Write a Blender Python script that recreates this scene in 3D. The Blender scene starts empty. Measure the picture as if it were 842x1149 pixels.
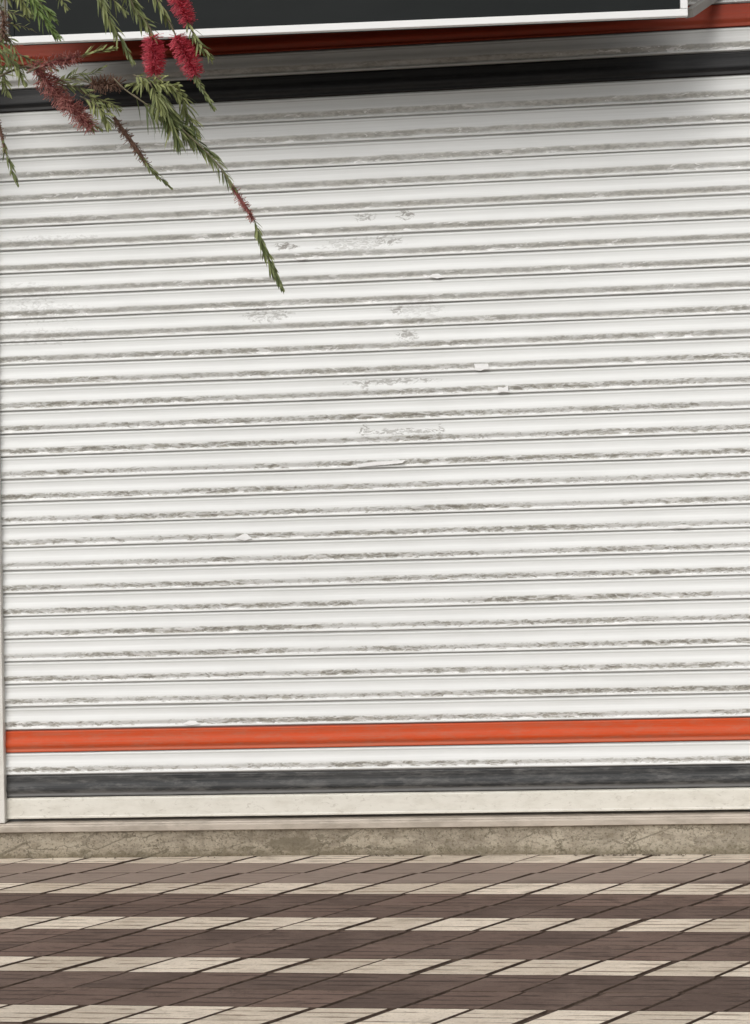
import bpy, bmesh, math, random
from mathutils import Vector, Matrix, noise as mn
random.seed(11)
sc = bpy.context.scene
COL = sc.collection
R = math.radians

# ------------------------------------------------------------------ camera
cam = bpy.data.cameras.new('camera'); camo = bpy.data.objects.new('camera', cam); COL.objects.link(camo)
CP = Vector((0.0, -5.848, 1.5827))
CR = Vector((0.9968915, 0.07255936, -0.03069974)); CU = Vector((0.02931419, 0.02008396, 0.99936846)); CF = Vector((-0.07313011, 0.99716186, -0.01789451))
camo.matrix_world = Matrix(((CR.x, CU.x, -CF.x, CP.x), (CR.y, CU.y, -CF.y, CP.y), (CR.z, CU.z, -CF.z, CP.z), (0, 0, 0, 1)))
cam.sensor_fit = 'VERTICAL'; cam.sensor_height = 36; cam.lens = 36 * 1530 / 1149
cam.clip_start = 0.05; cam.clip_end = 2000
sc.camera = camo

def at(px, py, Y):
    d = CF + CR * ((px - 421) / 1530) - CU * ((py - 574.5) / 1530)
    return CP + d * ((Y - CP.y) / d.y)

# ------------------------------------------------------------------ helpers
def tag(o, label=None, cat=None, group=None, kind=None):
    if label: o['label'] = label
    if cat: o['category'] = cat
    if group: o['group'] = group
    if kind: o['kind'] = kind
    return o

def empty(name, loc=(0, 0, 0)):
    o = bpy.data.objects.new(name, None); o.location = loc; COL.objects.link(o); return o

def obj(name, verts, faces, mat, parent=None, smooth=False, attrs=None, fattrs=None):
    me = bpy.data.meshes.new(name)
    if parent is not None and parent.get('_base') is not None:
        b = Vector(parent['_base']); verts = [Vector(v) - b for v in verts]
    me.from_pydata([tuple(v) for v in verts], [], faces)
    for an, vals in (attrs or {}).items():
        a = me.attributes.new(an, 'FLOAT', 'POINT'); a.data.foreach_set('value', vals)
    for an, vals in (fattrs or {}).items():
        a = me.attributes.new(an, 'FLOAT', 'FACE'); a.data.foreach_set('value', vals)
    me.materials.append(mat)
    if smooth: me.polygons.foreach_set('use_smooth', [True] * len(me.polygons))
    me.update()
    o = bpy.data.objects.new(name, me); COL.objects.link(o)
    if parent is not None: o.parent = parent
    return o

def bevel(o, w, seg=2):
    m = o.modifiers.new('bevel', 'BEVEL'); m.width = w; m.segments = seg; m.limit_method = 'ANGLE'
    return o

BOXF = [(0, 1, 3, 2), (4, 6, 7, 5), (0, 4, 5, 1), (2, 3, 7, 6), (0, 2, 6, 4), (1, 5, 7, 3)]
def boxv(x0, x1, y0, y1, z0, z1):
    return [Vector((x, y, z)) for x in (x0, x1) for y in (y0, y1) for z in (z0, z1)]
def box(name, x0, x1, y0, y1, z0, z1, mat, parent=None, bw=0.0):
    o = obj(name, boxv(x0, x1, y0, y1, z0, z1), BOXF, mat, parent)
    if bw: bevel(o, bw)
    return o

# ------------------------------------------------------------------ materials
class NT:
    def __init__(s, name):
        s.m = bpy.data.materials.new(name); s.m.use_nodes = True; s.t = s.m.node_tree
        s.b = s.t.nodes['Principled BSDF']; s.out = s.t.nodes['Material Output']
        s.co = s.t.nodes.new('ShaderNodeTexCoord').outputs['Object']
    def link(s, a, b): s.t.links.new(a, b)
    def put(s, sock, v):
        if hasattr(v, 'is_output') or isinstance(v, bpy.types.NodeSocket): s.link(v, sock)
        else: sock.default_value = v
    def math(s, op, a, b=0.0, c=None, clamp=False):
        n = s.t.nodes.new('ShaderNodeMath'); n.operation = op; n.use_clamp = clamp
        s.put(n.inputs[0], a); s.put(n.inputs[1], b)
        if c is not None: s.put(n.inputs[2], c)
        return n.outputs[0]
    def attr(s, name):
        n = s.t.nodes.new('ShaderNodeAttribute'); n.attribute_name = name; return n.outputs['Fac']
    def sep(s, v=None):
        n = s.t.nodes.new('ShaderNodeSeparateXYZ'); s.link(v or s.co, n.inputs[0]); return n.outputs
    def comb(s, x, y, z):
        n = s.t.nodes.new('ShaderNodeCombineXYZ')
        for i, v in enumerate((x, y, z)): s.put(n.inputs[i], v)
        return n.outputs[0]
    def scale(s, v, sx, sy, sz, loc=(0, 0, 0)):
        n = s.t.nodes.new('ShaderNodeMapping'); s.link(v, n.inputs[0])
        n.inputs['Scale'].default_value = (sx, sy, sz); n.inputs['Location'].default_value = loc
        return n.outputs[0]
    def noise(s, v, scale=1.0, detail=4, rough=.55, dist=0.0):
        n = s.t.nodes.new('ShaderNodeTexNoise'); s.link(v, n.inputs['Vector'])
        n.inputs['Scale'].default_value = scale; n.inputs['Detail'].default_value = detail
        n.inputs['Roughness'].default_value = rough; n.inputs['Distortion'].default_value = dist
        return n.outputs[0]
    def ss(s, v, a, b, lo=0.0, hi=1.0):
        n = s.t.nodes.new('ShaderNodeMapRange'); n.interpolation_type = 'SMOOTHSTEP'
        s.put(n.inputs[0], v); n.inputs[1].default_value = a; n.inputs[2].default_value = b
        s.put(n.inputs[3], lo); s.put(n.inputs[4], hi); return n.outputs[0]
    def mix(s, f, a, b, mode='MIX'):
        n = s.t.nodes.new('ShaderNodeMix'); n.data_type = 'RGBA'; n.blend_type = mode
        s.put(n.inputs[0], f)
        for i, v in ((6, a), (7, b)):
            if isinstance(v, tuple): v = (*v[:3], 1.0)
            s.put(n.inputs[i], v)
        return n.outputs[2]
    def bump(s, h, strength=.5, dist=.002):
        n = s.t.nodes.new('ShaderNodeBump'); n.inputs['Strength'].default_value = strength
        n.inputs['Distance'].default_value = dist; s.link(h, n.inputs['Height']); s.link(n.outputs[0], s.b.inputs['Normal'])
    def done(s, color, rough=.6, spec=.4):
        if isinstance(color, tuple): color = (*color[:3], 1.0)
        s.put(s.b.inputs['Base Color'], color); s.put(s.b.inputs['Roughness'], rough)
        s.b.inputs['Specular IOR Level'].default_value = spec
        return s.m

def slat_paint(name, base, dust, dust_amt, rough, white=False):
    n = NT(name)
    x, y, z = n.sep()
    sv, sk = n.attr('sv'), n.attr('sk')
    skk = n.math('MULTIPLY', sk, 3.71)
    # slow drifts along each slat
    lowv = n.comb(n.math('MULTIPLY', x, 1.3), skk, 0.0)
    low = n.noise(lowv, 1.0, 3, .6)
    # gentle roller-wipe streaks along the slat
    streak = n.noise(n.comb(n.math('MULTIPLY', x, 1.8), skk, n.math('MULTIPLY', z, 160.0)), 1.0, 3, .6)
    col = n.mix(n.ss(streak, .35, .75, 0.0, .22 if white else .35), base, dust)
    cloud = n.noise(n.scale(n.co, 1.1, 1, 2.3), 1.6, 4, .6)
    col = n.mix(n.ss(cloud, .45, .75, 0.0, .16), col, dust)
    if white:
        # road grime kept in the hollow above each interlock, rubbed off in patches; underside shade painted in on the upper slats
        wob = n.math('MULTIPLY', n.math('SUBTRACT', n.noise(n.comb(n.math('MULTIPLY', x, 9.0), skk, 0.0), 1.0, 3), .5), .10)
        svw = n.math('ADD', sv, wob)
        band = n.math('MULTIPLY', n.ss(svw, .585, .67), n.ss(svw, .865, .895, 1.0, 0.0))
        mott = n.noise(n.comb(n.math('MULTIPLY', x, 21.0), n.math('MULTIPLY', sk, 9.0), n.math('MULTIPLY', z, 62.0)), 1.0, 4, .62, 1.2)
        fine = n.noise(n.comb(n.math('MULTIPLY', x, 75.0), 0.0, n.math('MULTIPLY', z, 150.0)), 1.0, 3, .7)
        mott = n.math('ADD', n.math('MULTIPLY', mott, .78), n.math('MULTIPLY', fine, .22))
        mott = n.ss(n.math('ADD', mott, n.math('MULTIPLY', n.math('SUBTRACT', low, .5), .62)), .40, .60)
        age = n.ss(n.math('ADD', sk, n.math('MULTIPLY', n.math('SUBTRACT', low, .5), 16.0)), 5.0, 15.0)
        smooth = n.ss(n.noise(n.comb(n.math('MULTIPLY', x, 7.0), skk, n.math('MULTIPLY', z, 30.0)), 1.0, 4, .7), .28, .62, .26, .68)  # even grey band of the upper slats: underside shade put into the colour
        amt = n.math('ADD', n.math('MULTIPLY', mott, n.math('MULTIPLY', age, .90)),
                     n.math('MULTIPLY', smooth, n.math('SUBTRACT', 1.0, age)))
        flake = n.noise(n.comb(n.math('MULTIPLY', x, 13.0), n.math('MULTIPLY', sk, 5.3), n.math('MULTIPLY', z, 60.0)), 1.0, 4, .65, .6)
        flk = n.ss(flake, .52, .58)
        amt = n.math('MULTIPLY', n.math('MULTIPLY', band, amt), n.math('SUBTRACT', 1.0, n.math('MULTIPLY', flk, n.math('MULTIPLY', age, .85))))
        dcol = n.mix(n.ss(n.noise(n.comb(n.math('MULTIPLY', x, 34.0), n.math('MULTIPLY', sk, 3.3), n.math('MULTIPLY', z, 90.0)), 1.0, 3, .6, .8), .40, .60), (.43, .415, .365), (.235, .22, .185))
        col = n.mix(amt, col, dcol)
        chip = n.math('MULTIPLY', n.math('MULTIPLY', n.ss(flake, .585, .61), n.ss(sv, .60, .66)), n.ss(low, .40, .55))
        col = n.mix(n.math('MULTIPLY', chip, .9), col, (.86, .86, .84))
        # thin grime line in the joint under the lip
        line = n.math('ADD', n.ss(sv, .035, .065, 1.0, 0.0), n.ss(sv, .955, .985))
        col = n.mix(n.math('MULTIPLY', line, .62), col, (.15, .14, .12))
        fl = n.math('MULTIPLY', n.ss(sv, .115, .13), n.ss(sv, .165, .185, 1.0, 0.0))
        col = n.mix(n.math('MULTIPLY', fl, .30), col, (.25, .235, .21))
        ragged = n.noise(n.comb(n.math('MULTIPLY', x, 38.0), 3.0, n.math('MULTIPLY', z, 85.0)), 1.0, 3, .6, 1.0)
        # scattered scuffs and residue left by old posters: (x, z, rx, rz, darkness)
        for (px, py, rx, rz, dk) in ((320, 276, 14, 5, .75), (455, 241, 10, 7, .55), (408, 243, 14, 5, .45), (436, 268, 16, 8, .4),
                                     (400, 274, 50, 8, .25), (457, 376, 13, 8, .5), (300, 353, 28, 9, .38), (445, 346, 7, 7, .4),
                                     (440, 428, 55, 4, .42), (410, 432, 5, 11, .35), (450, 484, 46, 4, .45), (410, 484, 6, 8, .5), (494, 484, 5, 8, .45),
                                     (40, 352, 70, 12, .3), (45, 378, 80, 10, .3), (30, 330, 50, 14, .28), (60, 270, 60, 7, .3), (70, 246, 40, 6, .25),
                                     (470, 345, 30, 14, .18)):
            c = at(px, py, -.01)
            dx = n.math('MULTIPLY', n.math('SUBTRACT', x, c.x), 262.0 / rx); dz = n.math('MULTIPLY', n.math('SUBTRACT', z, c.z), 262.0 / rz)
            r2 = n.math('ADD', n.math('MULTIPLY', dx, dx), n.math('MULTIPLY', dz, dz))
            e = n.math('ADD', n.ss(r2, 0.0, 1.6, .62, 0.0), n.math('MULTIPLY', n.math('SUBTRACT', ragged, .5), 4.2))
            e = n.math('MULTIPLY', n.ss(e, .25, .95), n.ss(r2, .5, 1.9, min(.9, dk * (1.45 if px > 100 else .85)), 0.0))
            col = n.mix(e, col, (.25, .235, .21))
        h = n.noise(n.scale(n.co, 30, 30, 30), 3.0, 3)
    else:
        scf = n.noise(n.comb(n.math('MULTIPLY', x, 11.0), skk, n.math('MULTIPLY', z, 45.0)), 1.0, 6, .72)
        col = n.mix(n.math('MULTIPLY', n.ss(scf, .42, .72), dust_amt), col, dust)
        grim = n.math('MULTIPLY', n.ss(n.math('ADD', sv, n.math('MULTIPLY', n.math('SUBTRACT', scf, .5), .3)), .70, .80), n.ss(sv, .9, .95, 1.0, 0.0))
        col = n.mix(n.math('MULTIPLY', grim, dust_amt), col, dust)
        line = n.math('ADD', n.ss(sv, .03, .06, 1.0, 0.0), n.ss(sv, .945, .975))
        col = n.mix(n.math('MULTIPLY', line, .7), col, (.02, .015, .012))
        h = n.noise(n.scale(n.co, 30, 30, 30), 3.0, 3)
    n.bump(h, .12, .001)
    return n.done(col, rough, .35)

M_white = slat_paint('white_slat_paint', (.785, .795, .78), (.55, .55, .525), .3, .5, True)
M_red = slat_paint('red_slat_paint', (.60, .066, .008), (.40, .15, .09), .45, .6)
M_red_shaded = slat_paint('shaded_red_slat_paint', (.38, .044, .015), (.26, .06, .03), .35, .55)  # darker, less dusty red; shade under the sign put into the paint colour
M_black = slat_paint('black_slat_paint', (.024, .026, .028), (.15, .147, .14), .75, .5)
M_black_shaded = slat_paint('shaded_black_slat_paint', (.010, .0105, .012), (.04, .038, .036), .3, .5)  # darker, less dusty black; its colour also carries the shade under the sign

def m_rail():
    n = NT('bottom_rail_paint')
    a = n.noise(n.scale(n.co, 6, 6, 16), 1.0, 6, .7)
    b = n.noise(n.scale(n.co, 30, 30, 60), 1.0, 4, .7, .8)
    c = n.mix(n.ss(a, .42, .72, 0, .55), (.74, .715, .64), (.56, .53, .45))
    c = n.mix(n.ss(b, .55, .72, 0, .55), c, (.42, .385, .32))
    n.bump(b, .12, .001)
    return n.done(c, .5, .35)
M_rail = m_rail()

def m_simple(name, base, alt, sc_=20.0, amt=.5, rough=.5, spec=.4, bump=.1):
    n = NT(name)
    a = n.noise(n.scale(n.co, sc_ * .4, sc_, sc_), 1.0, 5, .65)
    n.bump(n.noise(n.scale(n.co, 60, 60, 60), 2.0, 3), bump, .001)
    return n.done(n.mix(n.ss(a, .4, .7, 0, amt), base, alt), rough, spec)
M_guide = m_simple('guide_paint', (.72, .70, .65), (.55, .52, .46), 8, .5)
M_thr = m_simple('threshold_metal', (.50, .44, .37), (.30, .26, .21), 18, .7, .5, .4, .3)
M_signface = m_simple('sign_face', (.0105, .0128, .0128), (.0155, .018, .018), 3, .6, .6, .12, .05)
M_signframe = m_simple('white_aluminium', (.80, .80, .79), (.70, .70, .68), 6, .3, .4)
M_steel = m_simple('galvanised_steel', (.30, .29, .27), (.20, .19, .17), 14, .6, .5)
M_wall = m_simple('plaster', (.52, .50, .46), (.42, .40, .36), 3, .6, .9, .2, .4)
M_slab = m_simple('shade_canopy_concrete', (.36, .35, .33), (.26, .25, .23), 3, .6, .9, .2, .4)
M_asphalt = m_simple('asphalt', (.05, .05, .05), (.08, .078, .075), 30, .8, .9, .2, .8)
M_kerb = m_simple('kerb_stone', (.36, .34, .31), (.24, .23, .21), 10, .7, .9, .2, .5)
M_ground = m_simple('bare_ground', (.16, .15, .13), (.22, .20, .17), 2, .8, .95, .1, .4)
M_crumb = m_simple('mortar_crumb', (.12, .10, .075), (.30, .26, .20), 90, .9, .95, .1, .5)
M_dark = m_simple('dim_interior', (.03, .028, .026), (.04, .038, .035), 3, .5, .9, .1, .1)
M_paper = m_simple('white_paper', (.88, .88, .87), (.74, .73, .70), 60, .5, .8, .2, .1)
M_bark = m_simple('bark', (.12, .095, .075), (.22, .18, .14), 25, .8, .9, .1, 1.0)

def m_step():
    n = NT('old_mortar')
    x, y, z = n.sep()
    big = n.noise(n.scale(n.co, 5, 5, 9), 1.0, 6, .68, .6)
    fine = n.noise(n.scale(n.co, 22, 22, 40), 1.0, 6, .75, .5)
    sp = n.noise(n.scale(n.co, 90, 90, 90), 1.0, 3, .7)
    c = n.mix(n.ss(big, .38, .60), (.25, .215, .165), (.41, .36, .28))
    c = n.mix(n.ss(fine, .50, .66, 0, .6), c, (.20, .165, .115))
    c = n.mix(n.ss(fine, .28, .42, .5, 0), c, (.50, .45, .36))
    # damp dirt stain along the foot, ragged upper edge
    foot = n.ss(n.math('ADD', z, n.math('MULTIPLY', n.math('SUBTRACT', fine, .5), .20)), .0, .045, .8, 0.0)
    c = n.mix(foot, c, (.16, .135, .09))
    c = n.mix(n.ss(sp, .52, .64, 0, .6), c, (.09, .075, .05))
    # old darker patch
    w = at(330, 945, -.04)
    dx = n.math('MULTIPLY', n.math('SUBTRACT', x, w.x), 6.5); dz = n.math('MULTIPLY', n.math('SUBTRACT', z, .05), 28.0)
    r2 = n.math('ADD', n.math('MULTIPLY', dx, dx), n.math('MULTIPLY', dz, dz))
    e = n.ss(n.math('ADD', n.ss(r2, 0, 1.4, 1, 0), n.math('MULTIPLY', n.math('SUBTRACT', fine, .5), 1.4)), .35, .7, 0, .7)
    c = n.mix(e, c, (.16, .135, .095))
    vo = n.t.nodes.new('ShaderNodeTexVoronoi'); vo.feature = 'DISTANCE_TO_EDGE'; vo.inputs['Scale'].default_value = 1.0
    wv = n.noise(n.scale(n.co, 14, 14, 14), 1.0, 4, .7)
    n.link(n.comb(n.math('ADD', n.math('MULTIPLY', x, 4.2), n.math('MULTIPLY', wv, .9)), 0.0, n.math('ADD', n.math('MULTIPLY', z, 9.0), n.math('MULTIPLY', wv, .7))), vo.inputs['Vector'])
    crack = n.math('MULTIPLY', n.ss(vo.outputs[0], .008, .035, 1.0, 0.0), n.ss(big, .42, .56))
    c = n.mix(n.math('MULTIPLY', crack, .6), c, (.09, .075, .05))
    h = n.math('ADD', n.math('MULTIPLY', big, .8), n.math('MULTIPLY', fine, .5))
    n.bump(h, .9, .012)
    return n.done(c, .92, .2)
M_step = m_step()

def m_tile(name, light):
    n = NT(name)
    x, y, z = n.sep()
    v = n.attr('tv'); tr = n.attr('tr'); tw = n.attr('tw')
    # v = 0..1 across the tile away from the wall; rows of fine drawn grooves run along the tile
    gx = n.noise(n.comb(n.math('MULTIPLY', x, 9.0), n.math('MULTIPLY', tr, 40.0), n.math('MULTIPLY', v, 14.0)), 1.0, 5, .7)
    gx2 = n.noise(n.comb(n.math('MULTIPLY', x, 5.0), n.math('MULTIPLY', tr, 13.0), n.math('MULTIPLY', v, 34.0)), 1.0, 4, .7)
    spk = n.noise(n.scale(n.co, 120, 120, 1), 1.0, 4, .7)
    blot = n.noise(n.scale(n.co, 3.2, 4.5, 1), 1.0, 5, .65)
    if light:
        a, b, d = (.80, .70, .575), (.56, .475, .375), (.22, .165, .12)
    else:
        a, b, d = (.108, .074, .060), (.196, .132, .106), (.050, .034, .027)
    c = n.mix(tr, a, b)
    c = n.mix(n.ss(blot, .4, .68, 0, .6), c, tuple(.78 * k for k in a) if light else (.19, .135, .11))
    grit = n.noise(n.comb(n.math('MULTIPLY', x, 60.0), n.math('MULTIPLY', y, 150.0), 2.0), 1.0, 5, .8)
    c = n.mix(n.ss(grit, .52, .68, 0, .45), c, d)
    c = n.mix(n.ss(grit, .30, .44, .35, 0), c, tuple(min(.8, k * 1.5) for k in a))
    worn = n.noise(n.comb(n.math('MULTIPLY', x, 7.0), n.math('MULTIPLY', y, 16.0), 5.0), 1.0, 6, .75, .8)
    c = n.mix(n.ss(worn, .50, .66, 0, .55), c, (.42, .345, .265) if light else (.075, .052, .042))
    c = n.mix(n.ss(spk, .56, .72, 0, .55), c, d)
    c = n.mix(n.ss(spk, .28, .40, .35, 0), c, tuple(min(.8, k * 1.55) for k in a))
    # groove lines at thirds, broken up
    wv = n.math('ADD', v, n.math('MULTIPLY', n.math('SUBTRACT', gx, .5), .10))
    ln = 0.0
    for g in (.47, .74, .22):
        dd = n.math('ABSOLUTE', n.math('SUBTRACT', wv, n.math('ADD', g, n.math('MULTIPLY', tw, .06))))
        one = n.ss(dd, .012, .045, 1.0, 0.0)
        ph = n.noise(n.comb(n.math('MULTIPLY', x, 4.0), n.math('ADD', n.math('MULTIPLY', tr, 31.0), g * 50), 0.0), 1.0, 3, .6)
        one = n.math('MULTIPLY', one, n.ss(ph, .42, .56))
        ln = n.math('MAXIMUM', ln, one)
    c = n.mix(n.math('MULTIPLY', ln, .85 if light else .8), c, d)
    c = n.mix(n.ss(gx2, .55, .70, 0, .36 if light else .22), c, d)
    # pale dust blown against the foot of the step
    if not light:
        dust = n.ss(n.math('ADD', y, n.math('MULTIPLY', n.math('SUBTRACT', blot, .5), .12)), -.50, -.40)
        c = n.mix(n.math('MULTIPLY', dust, .55), c, (.40, .325, .27))
    h = n.math('SUBTRACT', n.math('MULTIPLY', spk, .35), n.math('ADD', ln, n.ss(gx2, .5, .7)))
    n.bump(h, .6, .003)
    return n.done(c, .85, .25)
M_tl, M_td = m_tile('pale_paver', True), m_tile('brown_paver', False)
M_joint = m_simple('joint_dirt', (.068, .048, .037), (.14, .102, .08), 40, .8, .95, .1, .5)

def m_leaf(name, a, b, tr=.3, rough=.5):
    n = NT(name)
    lr = n.attr('lr')
    c = n.mix(lr, a, b)
    n.done(c, rough, .4)
    t = n.t.nodes.new('ShaderNodeBsdfTranslucent'); n.link(c, t.inputs[0])
    ms = n.t.nodes.new('ShaderNodeMixShader'); ms.inputs[0].default_value = tr
    n.link(n.b.outputs[0], ms.inputs[1]); n.link(t.outputs[0], ms.inputs[2]); n.link(ms.outputs[0], n.out.inputs[0])
    return n.m
M_leaf = m_leaf('bottlebrush_leaf', (.068, .095, .030), (.36, .39, .155))
M_leafbright = m_leaf('young_leaf', (.10, .17, .035), (.22, .29, .09))
M_stem = m_simple('twig_bark', (.19, .165, .11), (.12, .09, .06), 60, .8, .8, .2, .4)
M_stemred = m_simple('brown_twig', (.12, .085, .06), (.075, .045, .035), 60, .8, .8, .2, .4)
M_flower = m_leaf('red_stamens', (.48, .022, .05), (.86, .17, .22), .3, .6)
M_spent = m_leaf('withered_stamens', (.25, .075, .068), (.56, .25, .21), .2, .8)
M_spentb = m_leaf('brown_stamens', (.15, .08, .055), (.34, .21, .15), .2, .8)

# ------------------------------------------------------------------ setting: ground, road, pavement
def sheet(name, x0, x1, y0, y1, z, mat):
    return tag(obj(name, [(x0, y0, z), (x1, y0, z), (x1, y1, z), (x0, y1, z)], [(0, 1, 2, 3)], mat), kind='structure')
sheet('ground', -400, 400, -400, 400, -.16, M_ground)
sheet('road', -60, 60, -11.0, -3.70, -.145, M_asphalt)
k = box('kerb', -30, 30, -3.70, -3.55, -.155, 0.0, M_kerb, bw=.012); tag(k, kind='structure')
sheet('far_pavement', -60, 60, -15.0, -11.0, -.10, M_kerb)

TH, Y0, ROW, JD, SP, X0 = -.0334, -.1605, .1447, 1.0367, .2490, 1.2752
def build_pavement():
    # base of dirty bedding showing in the joints, then every paver with its own worn top
    root = empty('pavement'); tag(root, kind='structure')
    obj('bedding', [(-5.6, -3.55, -.007), (6, -3.55, -.007), (6, .30, -.007), (-5.6, .30, -.007)], [(0, 1, 2, 3)], M_joint, root)
    rnd = random.Random(4)
    data = {True: ([], [], [], [], []), False: ([], [], [], [], [])}
    for row in range(-3, 23):
        ytop = Y0 + ROW - ROW * row; ybot = ytop - ROW     # in the turned frame
        light = row % 3 == 0
        V, F, tv, tr, tw = data[light]
        for kx in range(-22, 34):
            jit = .004 * math.sin(kx * 2.1) + rnd.uniform(-.0045, .0045) + .011 * math.sin(row * 1.9)
            tint = min(1, max(0, rnd.gauss(.40, .36) + .22 * math.sin(row * 2.3))); tww = rnd.uniform(-1, 1)
            zz = [rnd.uniform(-.0012, .0008) for _ in range(4)]
            gj = (.0100 if light else .0066) + .0012 * math.sin(kx * 3.7 + row * 1.4) + rnd.uniform(-.0024, .0024)                   # oblique joint half width
            gr = .0014 + rnd.uniform(-.0006, .0014)
            def P(u, vv, z, inset):
                yy = ytop - ROW * vv
                yy += (-inset if vv == 0 else inset)
                xl = X0 + SP * (kx + u) + jit + (inset + gj) * (1 if u == 0 else -1) * 1.0
                Yg = yy; X = xl + JD * Yg
                Y = yy + TH * X
                X = xl + JD * Y
                return (X, Y, z)
            if not (-5.3 < X0 + SP * kx + JD * ytop < 5.7): continue
            b = len(V)
            ring = [(0, 0), (1, 0), (1, 1), (0, 1)]
            for (u, vv) in ring: V.append(P(u, vv, -.012, gr)); tv.append(vv)
            for i, (u, vv) in enumerate(ring): V.append(P(u, vv, zz[i] - .0018, gr)); tv.append(vv)
            for i, (u, vv) in enumerate(ring): V.append(P(u, vv, zz[i], gr + .0010)); tv.append(vv)
            tr += [tint] * 12; tw += [tww] * 12
            for a0 in (0, 4):
                for i in range(4):
                    j = (i + 1) % 4
                    F.append((b + a0 + j, b + a0 + i, b + a0 + 4 + i, b + a0 + 4 + j))
            F.append((b + 11, b + 10, b + 9, b + 8))
    for light in (True, False):
        V, F, tv, tr, tw = data[light]
        o = obj('pale_pavers' if light else 'brown_pavers', V, F, M_tl if light else M_td, root, attrs={'tv': tv, 'tr': tr, 'tw': tw})
        o['kind'] = 'stuff'
        o.data.materials.append(M_joint)
        o.data.polygons.foreach_set('material_index', [0 if i % 9 == 8 else 1 for i in range(len(F))])
build_pavement()

# ------------------------------------------------------------------ roller shutter
ZB, PX0, PX1 = 3.265, -2.14, 2.30
PROF = [(0.0, .003), (.03, .003), (.045, -.003), (.07, -.0052), (.115, -.0048), (.135, -.0042), (.17, -.0046), (.20, -.0044), (.33, -.0022),
        (.42, -.0052), (.53, -.0094), (.63, -.0108), (.68, -.0100), (.74, -.0062), (.80, -.0020), (.845, -.0008), (.87, -.0024), (.91, -.0040), (.95, -.0046), (.965, -.003), (.975, .003), (1.0, .003)]
sh = empty('roller_shutter', (0, 0, 0))
tag(sh, 'closed white corrugated roller shutter with red and dark grey slats at top and bottom', 'roller shutter')
def slats(name, ks, mat, label=None):
    V, F, sv, sk = [], [], [], []
    NX = 90
    for kk in ks:
        rnd = random.Random(100 + kk)
        zo = rnd.uniform(-.0008, .0008); tilt = rnd.uniform(-.0004, .0004)
        for (v, y) in PROF:
            for i in range(NX + 1):
                x = PX0 + (PX1 - PX0) * i / NX
                w = mn.noise(Vector((x * 1.1, kk * .35, 0))) * .0028 + mn.noise(Vector((x * 4.5, kk * 5.3, v * 1.5))) * .0016
                dz = mn.noise(Vector((x * .8, kk * 3.1, 7))) * .0016 + mn.noise(Vector((x * 6, kk * 9.1, v * 2))) * .0008
                V.append((x, y * (.78 if y < 0 else 1) - w, ZB - .1 * (kk + v) + (zo + tilt * x + dz) * (0 if y > .002 else 1))); sv.append(v); sk.append(float(kk))
        b = len(V) - len(PROF) * (NX + 1)
        for j in range(len(PROF) - 1):
            for i in range(NX):
                a = b + j * (NX + 1) + i
                F.append((a, a + NX + 1, a + NX + 2, a + 1))
    o = obj(name, V, F, mat, sh, smooth=True, attrs={'sv': sv, 'sk': sk})
    if label: o['label'] = label
    return o
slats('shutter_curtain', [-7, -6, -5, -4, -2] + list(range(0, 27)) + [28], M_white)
slats('red_slat', [-3], M_red_shaded, 'shaded red slat under the sign')
slats('red_slat', [27], M_red, 'orange red slat near the foot of the shutter')
slats('grey_slat', [-1], M_black_shaded, 'black slat near the top of the shutter')
slats('grey_slat', [29], M_black, 'scuffed dark grey slat near the foot of the shutter')
# bottom rail: flat face, rolled lower edge
pr = [(.003, .265), (.003, .2625), (-.006, .2615), (-.0085, .258), (-.0085, .186), (-.0105, .183), (-.0105, .177), (-.008, .174), (.012, .174), (.012, .265)]
def extrude_x(name, pr, x0, x1, mat, parent=None, n=40, wob=0.0, bw=0):
    V, F = [], []
    for i in range(n + 1):
        x = x0 + (x1 - x0) * i / n
        for j, (y, z) in enumerate(pr):
            V.append((x, y + wob * mn.noise(Vector((x * 2, j, 3))), z + wob * mn.noise(Vector((x * 2, j, 9)))))
    m = len(pr)
    for i in range(n):
        for j in range(m):
            a, b = i * m + j, i * m + (j + 1) % m
            F.append((a, b, b + m, a + m))
    F.append(tuple(range(m - 1, -1, -1))); F.append(tuple(n * m + j for j in range(m)))
    return obj(name, V, F, mat, parent)
extrude_x('bottom_rail', pr, PX0, PX1, M_rail, sh, wob=.0006)
# side channels: the left one leans a little
def guide(xb, xt, side):
    V = []
    w = .075
    for (z, xe) in ((.162, xb), (3.98, xt)):
        for (dx, y) in ((0, -.034), (w, -.034), (w, .05), (0, .05)):
            V.append((xe + side * dx, y, z))
    F = [(0, 1, 5, 4), (1, 2, 6, 5), (2, 3, 7, 6), (3, 0, 4, 7), (3, 2, 1, 0), (4, 5, 6, 7)]
    if side < 0: F = [tuple(reversed(f)) for f in F]
    return bevel(obj('guide_rail', V, F, M_guide, sh), .003)
guide(-2.094, -2.028, -1); guide(2.22, 2.22, 1)

# ------------------------------------------------------------------ threshold bar and mortar step
th = extrude_x('door_threshold', [(-.030, .119), (-.034, .122), (-.034, .143), (-.030, .146), (-.0285, .150), (-.030, .1525), (-.026, .158), (.09, .158), (.09, .119)], -2.6, 2.6, M_thr, None, 60, .0009)
tag(th, 'beige metal threshold strip on the mortar step under the shutter', 'threshold')

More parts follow.
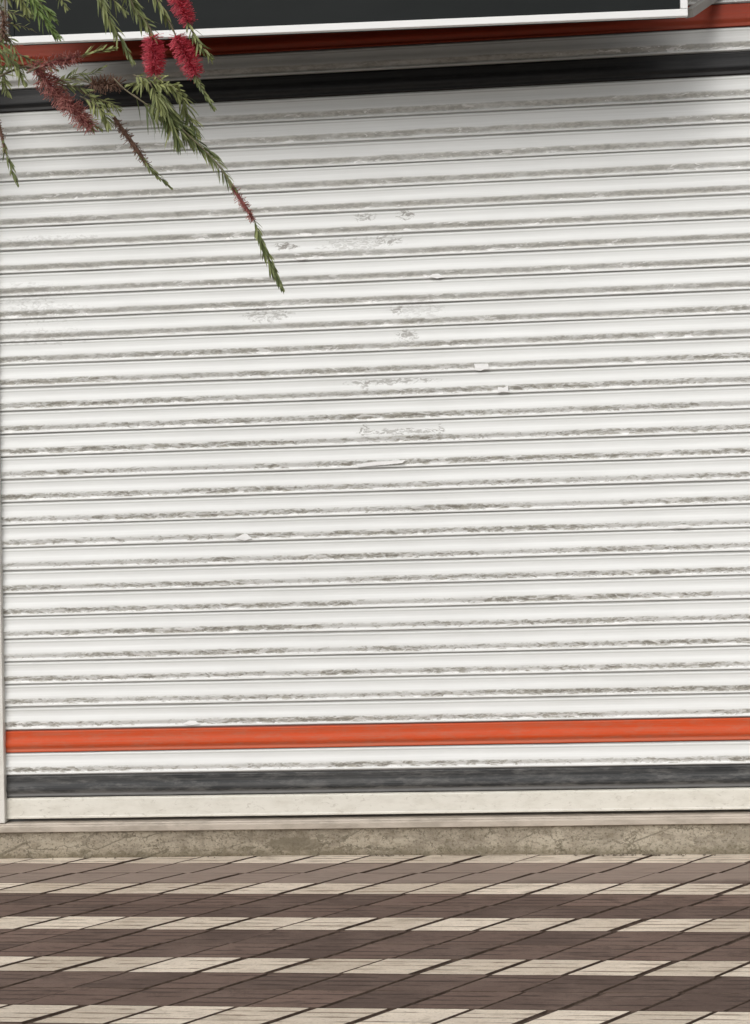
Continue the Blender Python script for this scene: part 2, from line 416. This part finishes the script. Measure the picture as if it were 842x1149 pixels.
def build_step():
    V, F = [], []
    N = 260; x0, x1 = -2.9, 2.9
    for i in range(N + 1):
        x = x0 + (x1 - x0) * i / N
        foot = -.055 - .0333 * (x + .0)
        foot = min(-.012, foot + .02)
        e = mn.noise(Vector((x * 9, 1, 0))) * .006 + mn.noise(Vector((x * 31, 4, 0))) * .004
        seam = -.006 if abs(x + 1.0) < .012 else 0
        top_y = -.016 + mn.noise(Vector((x * 5, 8, 0))) * .003 - seam
        for j in range(9):
            t = j / 8
            y = top_y * (1 - t) + (foot - e) * t ** 1.3 if t else top_y
            y += mn.noise(Vector((x * 12, t * 3, 5))) * .004 * (0 < j) + (-seam if j else 0)
            V.append((x, y, .118 * (1 - t) - .004 * t))
        V.append((x, .20, .118)); V.append((x, .20, -.004))
    m = 11
    order = list(range(9)) + [10, 9]
    for i in range(N):
        for q in range(m):
            a, b = i * m + order[q], i * m + order[(q + 1) % m]
            F.append((a, b, b + m, a + m))
    F.append(tuple(order[::-1])); F.append(tuple(N * m + q for q in order))
    return obj('mortar_step', V, F, M_step, smooth=False)
tag(build_step(), 'low stained mortar step between the threshold strip and the brown pavers', 'step')

crv, crf = [], []
cb = random.Random(8)
for i in range(70):
    x = cb.choice([cb.gauss(.66, .10), cb.gauss(.66, .10), cb.gauss(-.44, .02), cb.uniform(-2.0, 1.1)])
    fy = min(-.012, -.035 - .0333 * x) - .012 - abs(cb.gauss(0, .010)); rr = cb.uniform(.0025, .0075)
    b = len(crv)
    for v in ((1, 0, 0), (-1, 0, 0), (0, 1, 0), (0, -1, 0), (0, 0, 1), (0, 0, -.6)):
        crv.append((x + v[0] * rr * cb.uniform(.7, 1.8), fy + v[1] * rr * cb.uniform(.6, 1.2), .002 + (v[2] + .5) * rr * cb.uniform(.6, 1.0)))
    for f in ((0, 2, 4), (2, 1, 4), (1, 3, 4), (3, 0, 4), (2, 0, 5), (1, 2, 5), (3, 1, 5), (0, 3, 5)): crf.append(tuple(b + q for q in f))
tag(obj('mortar_crumbs', crv, crf, M_crumb), 'grey brown mortar crumbs scattered along the foot of the step', 'crumbs', kind='stuff')

# ------------------------------------------------------------------ shop wall around the opening, unseen overhang added for shade
wl = empty('shop_wall'); tag(wl, 'pale plastered shop wall that frames the shutter', 'wall')
box('wall_panel', -6.0, -2.17, -.02, .25, -.05, 5.6, M_wall, wl)
box('wall_panel', 2.30, 6.0, -.02, .25, -.05, 5.6, M_wall, wl)
box('lintel', -2.17, 2.30, -.02, .25, 3.985, 5.6, M_wall, wl)
box('back_wall', -2.16, 2.29, .40, .45, -.05, 5.6, M_dark, wl)
box('ceiling_board', -2.16, 2.29, .26, .39, 4.2, 4.25, M_dark, wl)
box('floor_board', -2.16, 2.29, .21, .39, .05, .1, M_dark, wl)
cn = empty('shade_canopy')
box('shade_slab', -3.0, 3.0, -.60, -.022, 4.06, 4.20, M_slab, cn, bw=.01)  # out of view, added to shade the top of the shutter
box('shade_fin', -2.30, -2.19, -.55, -.022, 3.20, 4.058, M_slab, cn, bw=.01)  # unseen fin, added only to darken the left end of the top slats
tag(cn, 'unseen grey concrete overhang and side fin above the dark sign, added for shade', 'shade_canopy')

# ------------------------------------------------------------------ sign with a white frame
SY = -.45
L_, R_ = Vector((-1.821, SY, 3.412)), Vector((.879, SY, 3.374))
sg = empty('shop_sign', L_); sg['_base'] = list(L_)
tag(sg, 'dark grey sign board with thin white frame hanging over the shutter', 'sign')
ux = (R_ - L_).normalized(); uz = Vector((-ux.z, 0, ux.x)); WD = (R_ - L_).length; HT = .60
def sbox(name, a0, a1, d0, d1, b0, b1, mat, bw=.0015):
    V = [L_ + ux * a + Vector((0, d, 0)) + uz * b for a in (a0, a1) for d in (d0, d1) for b in (b0, b1)]
    return bevel(obj(name, V, BOXF, mat, sg), bw)
FW = .029
sbox('sign_panel', FW, WD - FW, .010, .12, FW, HT - FW, M_signface)
sbox('frame_bar', 0, WD, 0, .022, 0, FW - .0015, M_signframe)
sbox('frame_bar', 0, WD, 0, .065, HT - FW + .0015, HT, M_signframe)
sbox('end_cap', .002, FW - .0015, .0106, .065, FW, HT - FW, M_signface)
sbox('frame_bar', WD - FW + .0015, WD, .0006, .022, FW, HT - FW, M_signframe)
def strut(p, q, w, mat, parent, name):
    p, q = Vector(p), Vector(q); d = (q - p).normalized()
    a = d.cross(Vector((0, 0, 1))).normalized(); b = a.cross(d)
    V = [c + a * i * w + b * j * w for c in (p, q) for i in (-1, 1) for j in (-1, 1)]
    return obj(name, V, BOXF, mat, parent)
strut((.895, SY + .07, 3.405), (1.075, -.02, 3.60), .016, M_steel, sg, 'bracket')
strut((-1.60, SY + .07, 3.50), (-1.60, -.02, 3.96), .014, M_steel, sg, 'bracket')

# ------------------------------------------------------------------ paper scraps stuck to the shutter
def scrap(pts, label, yoff=-.0125, seed=1):
    rnd = random.Random(seed)
    P = [at(px, py, yoff) for px, py in pts]
    c = sum(P, Vector()) / len(P)
    V = []
    for p in P:
        V.append(p - c + Vector((0, rnd.uniform(-.001, .001), 0)))
    n = len(V)
    V += [v + Vector((0, .0008, 0)) for v in V]
    F = [tuple(range(n - 1, -1, -1)), tuple(range(n, 2 * n))] + [(i, (i + 1) % n, (i + 1) % n + n, i + n) for i in range(n)]
    o = obj('paper_scrap', V, F, M_paper); o.location = c
    tag(o, label, 'paper scrap', 'torn white paper scraps stuck to the shutter')
scrap([(532, 408), (538, 408.5), (548, 408), (549, 414), (543, 414.5), (540, 416), (534, 415.5)], 'small squarish white paper scrap on the shutter, right of centre, above another', seed=2)
scrap([(559, 434), (565, 435), (570, 432.5), (571, 440), (564, 439.5), (558, 441)], 'small notched white paper scrap one slat below the squarish scrap', seed=3)
scrap([(481, 310), (486, 307.5), (492, 307), (499, 311), (490, 312.5)], 'thin white paper sliver high in the middle of the shutter', seed=4)
scrap([(264, 604), (272, 599.5), (277, 599), (283, 604), (275, 606.5)], 'white triangular paper scrap low on the left half of the shutter', seed=5)
scrap([(205, 812), (213, 808.5), (220, 809), (224, 812.5), (214, 813.5)], 'white paper shred just above the lower red slat', seed=6)
scrap([(400, 521), (420, 518), (455, 516), (452, 519.5), (425, 522), (402, 524)], 'long narrow white paper strip across the middle of the shutter', seed=7)
scrap([(332, 290), (340, 288.5), (346, 290), (338, 292)], 'tiny white paper shred near the tip of the hanging twig', seed=8)
scrap([(752, 592), (765, 588.5), (777, 590), (768, 593)], 'small white paper shred near the right edge of the shutter', seed=9)

# ------------------------------------------------------------------ bottlebrush tree
tree = empty('bottlebrush_tree', (-2.05, -3.05, 0)); tree['_base'] = [-2.05, -3.05, 0]
tag(tree, 'bottlebrush tree with narrow leaves and red brush flowers hanging over the top left', 'tree')
trng = random.Random(21)

def tube(path, radii, n=6):
    V, F = [], []
    up = Vector((.13, 1, .2)).normalized()
    for i, p in enumerate(path):
        d = (path[min(i + 1, len(path) - 1)] - path[max(i - 1, 0)]).normalized()
        a = d.cross(up).normalized(); b = a.cross(d)
        for k_ in range(n):
            t = 2 * math.pi * k_ / n
            V.append(p + (a * math.cos(t) + b * math.sin(t)) * radii[i])
    for i in range(len(path) - 1):
        for k_ in range(n):
            j = (k_ + 1) % n
            F.append((i * n + k_, i * n + j, (i + 1) * n + j, (i + 1) * n + k_))
    F.append(tuple(range(n - 1, -1, -1))); F.append(tuple((len(path) - 1) * n + k_ for k_ in range(n)))
    return V, F

def smooth_path(pts, step=.006):
    # Catmull-Rom
    P = [pts[0] * 2 - pts[1]] + pts + [pts[-1] * 2 - pts[-2]]
    out = []
    for i in range(1, len(P) - 2):
        p0, p1, p2, p3 = P[i - 1:i + 3]
        m = max(2, int((p2 - p1).length / step))
        for q in range(m):
            t = q / m
            out.append(.5 * ((2 * p1) + (p2 - p0) * t + (2 * p0 - 5 * p1 + 4 * p2 - p3) * t * t + (3 * p1 - p0 - 3 * p2 + p3) * t ** 3))
    out.append(pts[-1]); return out

class Bag:
    def __init__(s): s.V, s.F, s.A = [], [], []
    def leaf(s, base, d, nrm, L, W, droop=.0, val=None):
        """narrow pointed leaf, folded along its midrib"""
        d = d.normalized(); side = d.cross(nrm).normalized(); nrm = side.cross(d).normalized()
        val = trng.random() if val is None else val
        b = len(s.V)
        prof = ((0, .22), (.22, .8), (.5, 1.0), (.78, .72), (1.0, 0.06))
        g = Vector((0, 0, -1))
        for t, w in prof:
            c = base + d * L * t + g * droop * L * t * t
            s.V += [c + side * W * .5 * w + nrm * W * .16 * w, c, c - side * W * .5 * w + nrm * W * .16 * w]
            s.A += [val] * 3
        for i in range(len(prof) - 1):
            for k_ in range(2):
                a = b + i * 3 + k_
                s.F.append((a, a + 1, a + 4, a + 3))
    def hair(s, base, d, L, w, val, curl=None):
        d = d.normalized(); a = d.orthogonal().normalized(); c = d.cross(a)
        curl = curl or Vector()
        b = len(s.V)
        for t, ww in ((0, 1), (.55, .9), (1, .75)):
            p = base + d * L * t + curl * L * t * t
            for ang in (0, 2.094, 4.189): s.V.append(p + (a * math.cos(ang) + c * math.sin(ang)) * w * ww)
        s.A += [val] * 9
        for i in (0, 3):
            for k_ in range(3):
                j = (k_ + 1) % 3
                s.F.append((b + i + k_, b + i + j, b + i + 3 + j, b + i + 3 + k_))
        s.F.append((b + 6, b + 7, b + 8))
    def knob(s, c, r, val):
        b = len(s.V)
        for v in ((1, 0, 0), (-1, 0, 0), (0, 1, 0), (0, -1, 0), (0, 0, 1), (0, 0, -1)): s.V.append(c + Vector(v) * r)
        s.A += [val] * 6
        for f in ((0, 2, 4), (2, 1, 4), (1, 3, 4), (3, 0, 4), (2, 0, 5), (1, 2, 5), (3, 1, 5), (0, 3, 5)): s.F.append(tuple(b + q for q in f))
    def build(s, name, mat, parent):
        if not s.V: return None
        return obj(name, s.V, s.F, mat, parent, attrs={'lr': s.A})

def rnd_dir(d, ang, az):
    a = d.orthogonal().normalized(); b = d.cross(a)
    return (d * math.cos(ang) + (a * math.cos(az) + b * math.sin(az)) * math.sin(ang)).normalized()

def twig(px, Y, r0=.0022, leaves=(0, 1), L=(.028, .042), W=.0052, gap=.0042, ang=(.45, .8), droop=.1, tone=(0, 1), mat=None, smat=None, depth=0.0, parent=tree, tuft=True):
    """one hanging twig given as (x, y) points; returns its mesh object, path"""
    n = len(px)
    pts = [at(x, y, Y + depth * i / max(1, n - 1)) for i, (x, y) in enumerate(px)]
    path = smooth_path(pts)
    m = len(path)
    V, F = tube(path, [r0 * (1 - .65 * i / (m - 1)) for i in range(m)])
    o = obj('twig', V, F, smat or M_stem, parent, smooth=True)
    o['_base'] = list(parent['_base'])
    bag = Bag()
    acc, az = 0.0, trng.random() * 6
    i0, i1 = int(leaves[0] * (m - 1)), int(leaves[1] * (m - 1))
    for i in range(max(i0, 1), i1):
        acc += (path[i] - path[i - 1]).length
        while acc > gap:
            acc -= gap * trng.uniform(.7, 1.3); az += 2.4 + trng.uniform(-.4, .4)
            d = (path[i] - path[i - 1]).normalized()
            tt = (i - i0) / max(1, i1 - i0)
            l = trng.uniform(*L) * (1 - .45 * max(0, tt - .6) / .4) * (.75 + .25 * min(1, tt / .15))
            bag.leaf(path[i], rnd_dir(d, trng.uniform(*ang) * (1 - .45 * max(0, tt - .7) / .3), az), (Vector((0, -.5, .9)) + Vector((trng.uniform(-.6, .6), trng.uniform(-.6, .6), trng.uniform(-.6, .6)))).normalized(), l, W * trng.uniform(.75, 1.2), droop, tone[0] + (tone[1] - tone[0]) * trng.random())
    if tuft and leaves[1] >= .99:
        d = (path[-1] - path[-3]).normalized()
        for q in range(6): bag.leaf(path[-1], rnd_dir(d, trng.uniform(.05, .25), q * 1.1), Vector((0, -1, .3)), L[0] * trng.uniform(.4, .65), W * .7, 0, tone[0] + (tone[1] - tone[0]) * trng.random())
    lf = bag.build('leaves', mat or M_leaf, o)
    return o, path

def spike(parent, name, a, b, Y, n, L, w, mat, lean=.35, messy=.25, dY=0.0, core=.0035, vr=(0, 1), keep=None):
    """brush of stamens round the stem from pixel a to pixel b"""
    A, B = at(*a, Y), at(*b, Y + dY)
    ax = (B - A).normalized(); bag = Bag()
    cv, cf = tube([A + (B - A) * t for t in (0, .3, .7, 1)], [core * .7, core, core, core * .5], 6)
    bag.V += cv; bag.F += cf; bag.A += [0.0] * len(cv)
    for i in range(n):
        t = trng.random()
        p = A + (B - A) * t
        ang = math.pi / 2 - lean + trng.gauss(0, messy)
        d = rnd_dir(ax, ang, trng.random() * 6.283)
        l = L * trng.uniform(.75, 1.08) * (.72 + .28 * math.sin(math.pi * min(1, max(0, t * .9 + .08))))
        v = vr[0] + (vr[1] - vr[0]) * trng.random()
        curl = Vector((trng.uniform(-.3, .3), trng.uniform(-.3, .3), trng.uniform(-.3, .2))) * messy
        bag.hair(p, d, l, w, v, curl)
        if trng.random() < .5: bag.knob(p + d * l + curl * l, w * 1.5, min(1, v + .2))
    return bag.build(name, mat, parent)

YT = -3.0
# 1: stem through the left red flower, on into the longest hanging spray
o1, p1 = twig([(136, -30), (150, 8), (163, 24), (171, 40), (173, 82), (177, 98), (186, 118), (204, 144), (239, 178), (263, 212)], YT, .0026, (.0, .30), gap=.0042, tone=(.15, .7))
bg = Bag()
spike(o1, 'flower_spike', (172, 40), (174, 82), YT, 640, .0275, .0006, M_flower, .25, .26)
o1b, p1b = twig([(178, 100), (188, 119), (205, 144), (239, 178), (263, 212)], YT, .0020, (0, 1), L=(.028, .042), gap=.0025, ang=(.35, .75), droop=.35, tone=(0, .75), depth=.03, tuft=False)
twig([(176, 97), (182, 112), (196, 134), (214, 152)], YT + .02, .0014, (0, 1), L=(.028, .044), gap=.0021, ang=(.4, 1.0), droop=.55, tone=(.1, .8))
twig([(172, 84), (190, 98), (205, 106)], YT - .01, .0012, (0, 1), L=(.020, .034), gap=.0019, ang=(.5, 1.3), droop=.2, tone=(.45, 1))
twig([(168, 86), (158, 94), (146, 96)], YT - .01, .0012, (0, 1), L=(.020, .034), gap=.0022, ang=(.5, 1.2), droop=.2, tone=(.45, 1))
o2, p2 = twig([(258, 204), (266, 216), (284, 244), (290, 262), (300, 287), (308, 304), (316, 322)], YT + .03, .0019, (.42, 1), L=(.022, .034), gap=.0023, ang=(.25, .6), droop=.15, tone=(.1, .8), smat=M_stemred)
spike(o2, 'spent_flower', (258, 205), (284, 246), YT + .03, 190, .0135, .0008, M_spent, .8, .7, core=.0036, vr=(0, .75))
# 2: second spray, brown seed stretch then a grey green tip
o3, p3 = twig([(30, 76), (60, 86), (100, 108), (128, 130), (140, 150), (158, 175), (174, 194), (191, 210)], YT + .06, .0024, (.74, 1), L=(.015, .024), gap=.0032, ang=(.2, .5), tone=(.1, .6), smat=M_stemred)
spike(o3, 'spent_flower', (128, 132), (166, 185), YT + .06, 190, .0150, .0009, M_spentb, .6, .7, core=.0048, vr=(0, .6))
twig([(98, 106), (110, 112), (122, 116), (132, 122)], YT + .04, .0014, (0, 1), L=(.020, .036), gap=.0026, ang=(.5, 1.1), droop=.2, tone=(.5, 1))
twig([(84, 120), (98, 134), (112, 144)], YT + .03, .0014, (.1, 1), L=(.018, .03), gap=.0026, ang=(.5, 1.1), droop=.2, tone=(.6, 1))
# 3: the thick withered brushes
o4, p4 = twig([(-20, 96), (12, 80), (36, 76), (52, 100), (76, 122), (98, 138)], YT + .02, .003, (0, .3), gap=.0055, tone=(.2, .9), tuft=False)
spike(o4, 'spent_flower', (38, 72), (72, 116), YT + .02, 400, .031, .0008, M_spent, .4, .5, core=.004)
spike(o4, 'spent_flower', (70, 108), (100, 142), YT + .0, 360, .028, .0008, M_spent, .4, .55, core=.004)
o5, p5 = twig([(30, 82), (46, 74), (66, 66), (88, 64), (104, 59), (128, 55)], YT - .04, .0021, (.62, 1), L=(.018, .03), gap=.0034, ang=(.25, .6), droop=-.1, tone=(.45, 1))
spike(o5, 'spent_flower', (46, 74), (88, 63), YT - .04, 220, .021, .0008, M_spent, .5, .5, core=.0035)
o6, p6 = twig([(60, 92), (84, 88), (104, 94), (124, 96), (138, 92)], YT + .08, .002, (.0, .4), L=(.018, .03), gap=.004, tone=(.2, .9), tuft=False)
spike(o6, 'spent_flower', (102, 94), (134, 94), YT + .08, 240, .022, .0009, M_spentb, .4, .5, core=.004)
twig([(62, 100), (84, 84), (100, 84), (116, 76)], YT + .1, .0012, (0, 1), L=(.02, .03), gap=.0035, tone=(.1, .6))
# pale stem that runs down into the long spray
twig([(128, 88), (140, 100), (160, 114), (182, 128), (198, 140)], YT - .03, .0019, (.55, 1), L=(.026, .040), gap=.0036, ang=(.4, .9), droop=.6, tone=(0, .5))
twig([(150, 106), (165, 118), (176, 130)], YT - .02, .0012, (.1, 1), L=(.034, .05), gap=.006, ang=(.5, .9), droop=.9, tone=(0, .35))
# 4: left border
o7, p7 = twig([(-8, 118), (0, 142), (6, 168), (12, 186), (19, 205)], YT + .05, .002, (.45, 1), L=(.018, .028), gap=.0042, ang=(.2, .5), tone=(.1, .6), smat=M_stemred)
spike(o7, 'spent_flower', (-3, 130), (6, 170), YT + .05, 70, .010, .0007, M_spentb, .6, .5, core=.0035)
o8, p8 = twig([(4, -26), (6, 8), (2, 40), (-4, 62)], YT - .05, .003, (0, .3), gap=.005, tone=(.1, .6), tuft=False)
spike(o8, 'spent_flower', (4, 12), (4, 44), YT - .05, 150, .017, .0008, M_spentb, .5, .5, core=.004)
twig([(-14, 42), (4, 50), (14, 66), (26, 76)], YT + .02, .0018, (.1, 1), L=(.02, .034), gap=.0036, tone=(.3, 1), droop=.2)
twig([(-16, 60), (-2, 72), (4, 88), (8, 104)], YT + .06, .0018, (0, 1), L=(.02, .034), gap=.0032, tone=(.1, .8), droop=.2)
# young bright shoots at the top left
twig([(22, -26), (34, -4), (44, 14), (54, 28), (64, 40)], YT - .08, .0018, (.15, 1), L=(.026, .042), W=.005, gap=.0024, ang=(.3, .75), droop=.1, tone=(.1, 1), mat=M_leafbright)
twig([(10, -26), (20, -8), (28, 6), (36, 14)], YT - .05, .0018, (.1, 1), L=(.022, .036), gap=.0028, tone=(.3, 1), droop=.1)
twig([(-14, -10), (-2, 6), (12, 14), (34, 20)], YT, .0016, (.0, 1), L=(.018, .03), gap=.0045, tone=(.3, .9))
twig([(-6, 22), (14, 27), (30, 31), (42, 37)], YT + .02, .0014, (.3, .9), L=(.012, .02), gap=.006, tone=(.5, 1), smat=M_stem, tuft=False)
twig([(58, -22), (66, -6), (74, 8)], YT + .1, .0016, (.1, 1), L=(.018, .028), gap=.0034, tone=(.3, .9))
# hanging shoots along the top
twig([(98, -30), (112, -4), (122, 20), (134, 42), (148, 66)], YT + .03, .0020, (.1, 1), L=(.026, .040), gap=.0037, ang=(.25, .6), droop=.3, tone=(.15, .8))
twig([(112, -28), (126, -2), (140, 12)], YT + .05, .0016, (.1, 1), L=(.024, .036), gap=.0042, ang=(.3, .7), droop=.2, tone=(.2, .8))
twig([(128, -30), (142, -8), (154, 8), (164, 28)], YT + .02, .0018, (.1, 1), L=(.026, .040), gap=.0034, ang=(.25, .6), droop=.4, tone=(.1, .7))
o9, p9 = twig([(160, -32), (174, -6), (184, 14), (195, 34), (200, 50), (214, 76), (222, 90), (230, 102), (239, 121)], YT - .02, .0022, (.0, .38), L=(.026, .038), gap=.004, ang=(.25, .6), droop=.35, tone=(.15, .8), tuft=False)
spike(o9, 'flower_spike', (197, 40), (220, 82), YT - .02, 640, .0275, .0006, M_flower, .25, .26)
twig([(217, 82), (226, 98), (233, 110), (239, 121)], YT - .02, .0014, (.1, 1), L=(.016, .026), gap=.0034, ang=(.25, .55), tone=(.1, .7))
o10, p10 = twig([(182, -34), (192, -8), (203, 13), (210, 24), (218, 40), (226, 52), (236, 63)], YT - .05, .0020, (.62, 1), L=(.020, .034), gap=.0034, ang=(.35, .8), droop=.2, tone=(.15, .8))
spike(o10, 'flower_spike', (193, -14), (212, 24), YT - .05, 520, .0235, .0006, M_flower, .25, .26)

# fuller foliage round the flowers and the withered brushes
twig([(178, 104), (186, 122), (194, 142), (200, 158)], YT - .03, .0014, (0, 1), L=(.030, .046), gap=.0024, ang=(.35, .9), droop=.5, tone=(0, .8))
twig([(196, 100), (206, 112), (210, 130), (222, 150)], YT + .04, .0014, (0, 1), L=(.026, .042), gap=.0024, ang=(.4, 1.0), droop=.4, tone=(.1, .9))
twig([(150, 84), (166, 90), (182, 96), (200, 96)], YT - .04, .0014, (0, 1), L=(.020, .034), gap=.0022, ang=(.5, 1.3), droop=.3, tone=(.4, 1))
twig([(168, 92), (176, 108), (180, 124)], YT - .05, .0013, (0, 1), L=(.026, .040), gap=.0024, ang=(.4, 1.1), droop=.5, tone=(.3, 1))
twig([(90, 108), (106, 116), (116, 128), (122, 140)], YT + .01, .0014, (.1, 1), L=(.020, .034), gap=.0028, ang=(.5, 1.1), droop=.3, tone=(.4, 1))
twig([(56, 90), (72, 96), (90, 98), (104, 106)], YT + .05, .0016, (0, 1), L=(.018, .030), gap=.0036, ang=(.4, 1.0), tone=(.2, .8))
twig([(20, 60), (40, 70), (62, 78)], YT + .05, .0018, (0, 1), L=(.018, .030), gap=.0042, ang=(.4, 1.0), tone=(.2, .9))
twig([(-20, 50), (2, 58), (20, 78), (28, 92)], YT - .02, .0016, (0, 1), L=(.020, .034), gap=.0034, ang=(.4, .9), droop=.3, tone=(.2, .9))
twig([(-14, 26), (0, 34), (12, 46), (18, 62)], YT - .04, .0016, (0, 1), L=(.020, .034), gap=.0036, ang=(.4, .9), droop=.2, tone=(.2, .8), smat=M_stemred)
twig([(30, -24), (38, -6), (50, 8), (60, 20)], YT - .03, .0016, (0, 1), L=(.024, .038), gap=.0032, ang=(.3, .8), tone=(.1, .9), mat=M_leafbright)

# trunk, limbs and the rest of the crown (above and left of the picture)
V, F = tube(smooth_path([Vector((-2.05, -3.05, -.10)), Vector((-2.02, -3.02, .6)), Vector((-2.10, -3.06, 1.4)), Vector((-1.98, -3.02, 2.1)), Vector((-1.80, -3.0, 2.75)), Vector((-1.55, -3.0, 3.2))], .1), [], 10) if False else (None, None)
def limb(pts, r0, r1, name='limb'):
    path = smooth_path([Vector(p) for p in pts], .06); m = len(path)
    V, F = tube(path, [r0 + (r1 - r0) * i / (m - 1) for i in range(m)], 10)
    return obj(name, V, F, M_bark, tree, smooth=True)
limb([(-2.05, -3.05, -.15), (-2.02, -3.02, .6), (-2.12, -3.06, 1.4), (-1.98, -3.02, 2.1), (-1.80, -3.0, 2.75), (-1.6, -3.0, 3.1)], .085, .04, 'trunk')
limb([(-1.70, -3.0, 2.92), (-1.35, -2.99, 2.98), (-1.0, -3.0, 2.90), (-.80, -3.0, 2.80), (-.66, -3.02, 2.70)], .024, .004)
limb([(-1.95, -3.02, 2.25), (-1.6, -3.02, 2.50), (-1.3, -2.99, 2.60), (-1.10, -2.97, 2.56), (-1.0, -2.96, 2.50)], .018, .003)
limb([(-1.6, -3.0, 3.08), (-1.2, -3.2, 3.35), (-.9, -3.3, 3.38)], .03, .006)
limb([(-1.62, -3.0, 3.06), (-1.9, -2.6, 3.4), (-2.1, -2.4, 3.45)], .03, .006)
limb([(-1.8, -3.0, 2.74), (-2.3, -3.2, 3.1), (-2.7, -3.3, 3.2)], .03, .006)
crown = Bag()
cr = random.Random(5)
stems_v, stems_f = [], []
for i in range(90):
    src = cr.choice([(-1.35, -3.0, 3.0), (-1.0, -3.25, 3.36), (-2.0, -2.5, 3.42), (-2.5, -3.25, 3.15), (-1.6, -3.0, 3.1), (-.95, -3.3, 3.37)])
    p = Vector(src) + Vector((cr.uniform(-.3, .25), cr.uniform(-.3, .3), cr.uniform(-.05, .25)))
    d = Vector((cr.uniform(-.6, .6), cr.uniform(-.6, .6), cr.uniform(-.2, .5))).normalized()
    path = [p]
    for q in range(14):
        d = (d + Vector((0, 0, -.11))).normalized(); p = p + d * .03; path.append(p.copy())
    # keep the picture's own twigs in the clear
    ok = True
    for p in path:
        rel = p - CP; zc = rel.dot(CF)
        if zc > 0 and rel.dot(CR) / zc * 1530 > -435 and -rel.dot(CU) / zc * 1530 > -600: ok = False
    if not ok: continue
    v, f = tube(path, [.0025 * (1 - .05 * q) for q in range(len(path))], 5)
    b = len(stems_v); stems_v += v; stems_f += [tuple(b + t for t in ff) for ff in f]
    for q in range(1, 15):
        dd = (path[q] - path[q - 1]).normalized()
        for w in range(6): crown.leaf(path[q] - dd * .005 * w, rnd_dir(dd, cr.uniform(.3, .8), cr.random() * 6.28), Vector((0, -.3, 1)), cr.uniform(.03, .05), .0048, .15, cr.random())
cro = obj('crown_twigs', stems_v, stems_f, M_stem, tree); cro['kind'] = 'stuff'; cro['_base'] = list(tree['_base'])
fo = crown.build('foliage', M_leaf, cro); fo['kind'] = 'stuff'

# ------------------------------------------------------------------ light: bright overcast day
w = bpy.data.worlds.new('World'); sc.world = w; w.use_nodes = True
nt = w.node_tree; bgn = nt.nodes['Background']
sky = nt.nodes.new('ShaderNodeTexSky'); sky.sky_type = 'NISHITA'; sky.sun_disc = False
SE, SA = R(41), R(200)                        # elevation; azimuth from +Y clockwise
sky.sun_elevation = SE; sky.sun_rotation = SA
sky.air_density = 1.0; sky.dust_density = 4.0; sky.ozone_density = 1.0
hs = nt.nodes.new('ShaderNodeHueSaturation'); hs.inputs['Saturation'].default_value = .25
nt.links.new(sky.outputs[0], hs.inputs['Color']); nt.links.new(hs.outputs[0], bgn.inputs[0]); bgn.inputs[1].default_value = .115
sl = bpy.data.lights.new('sun', 'SUN'); sl.energy = 1.0; sl.angle = R(50); sl.color = (1.0, .985, .96)
so = bpy.data.objects.new('sun', sl); COL.objects.link(so)
sd = Vector((math.sin(SA) * math.cos(SE), math.cos(SA) * math.cos(SE), math.sin(SE)))
so.rotation_euler = sd.to_track_quat('Z', 'Y').to_euler(); so.location = (0, -8, 8)

for o in bpy.data.objects:
    if '_base' in o: del o['_base']

sc.view_settings.view_transform = 'Standard'; sc.view_settings.look = 'None'
sc.view_settings.exposure = 0.19; sc.view_settings.gamma = 1.0; sc.view_settings.use_curve_mapping = False
sc.render.engine = 'CYCLES'
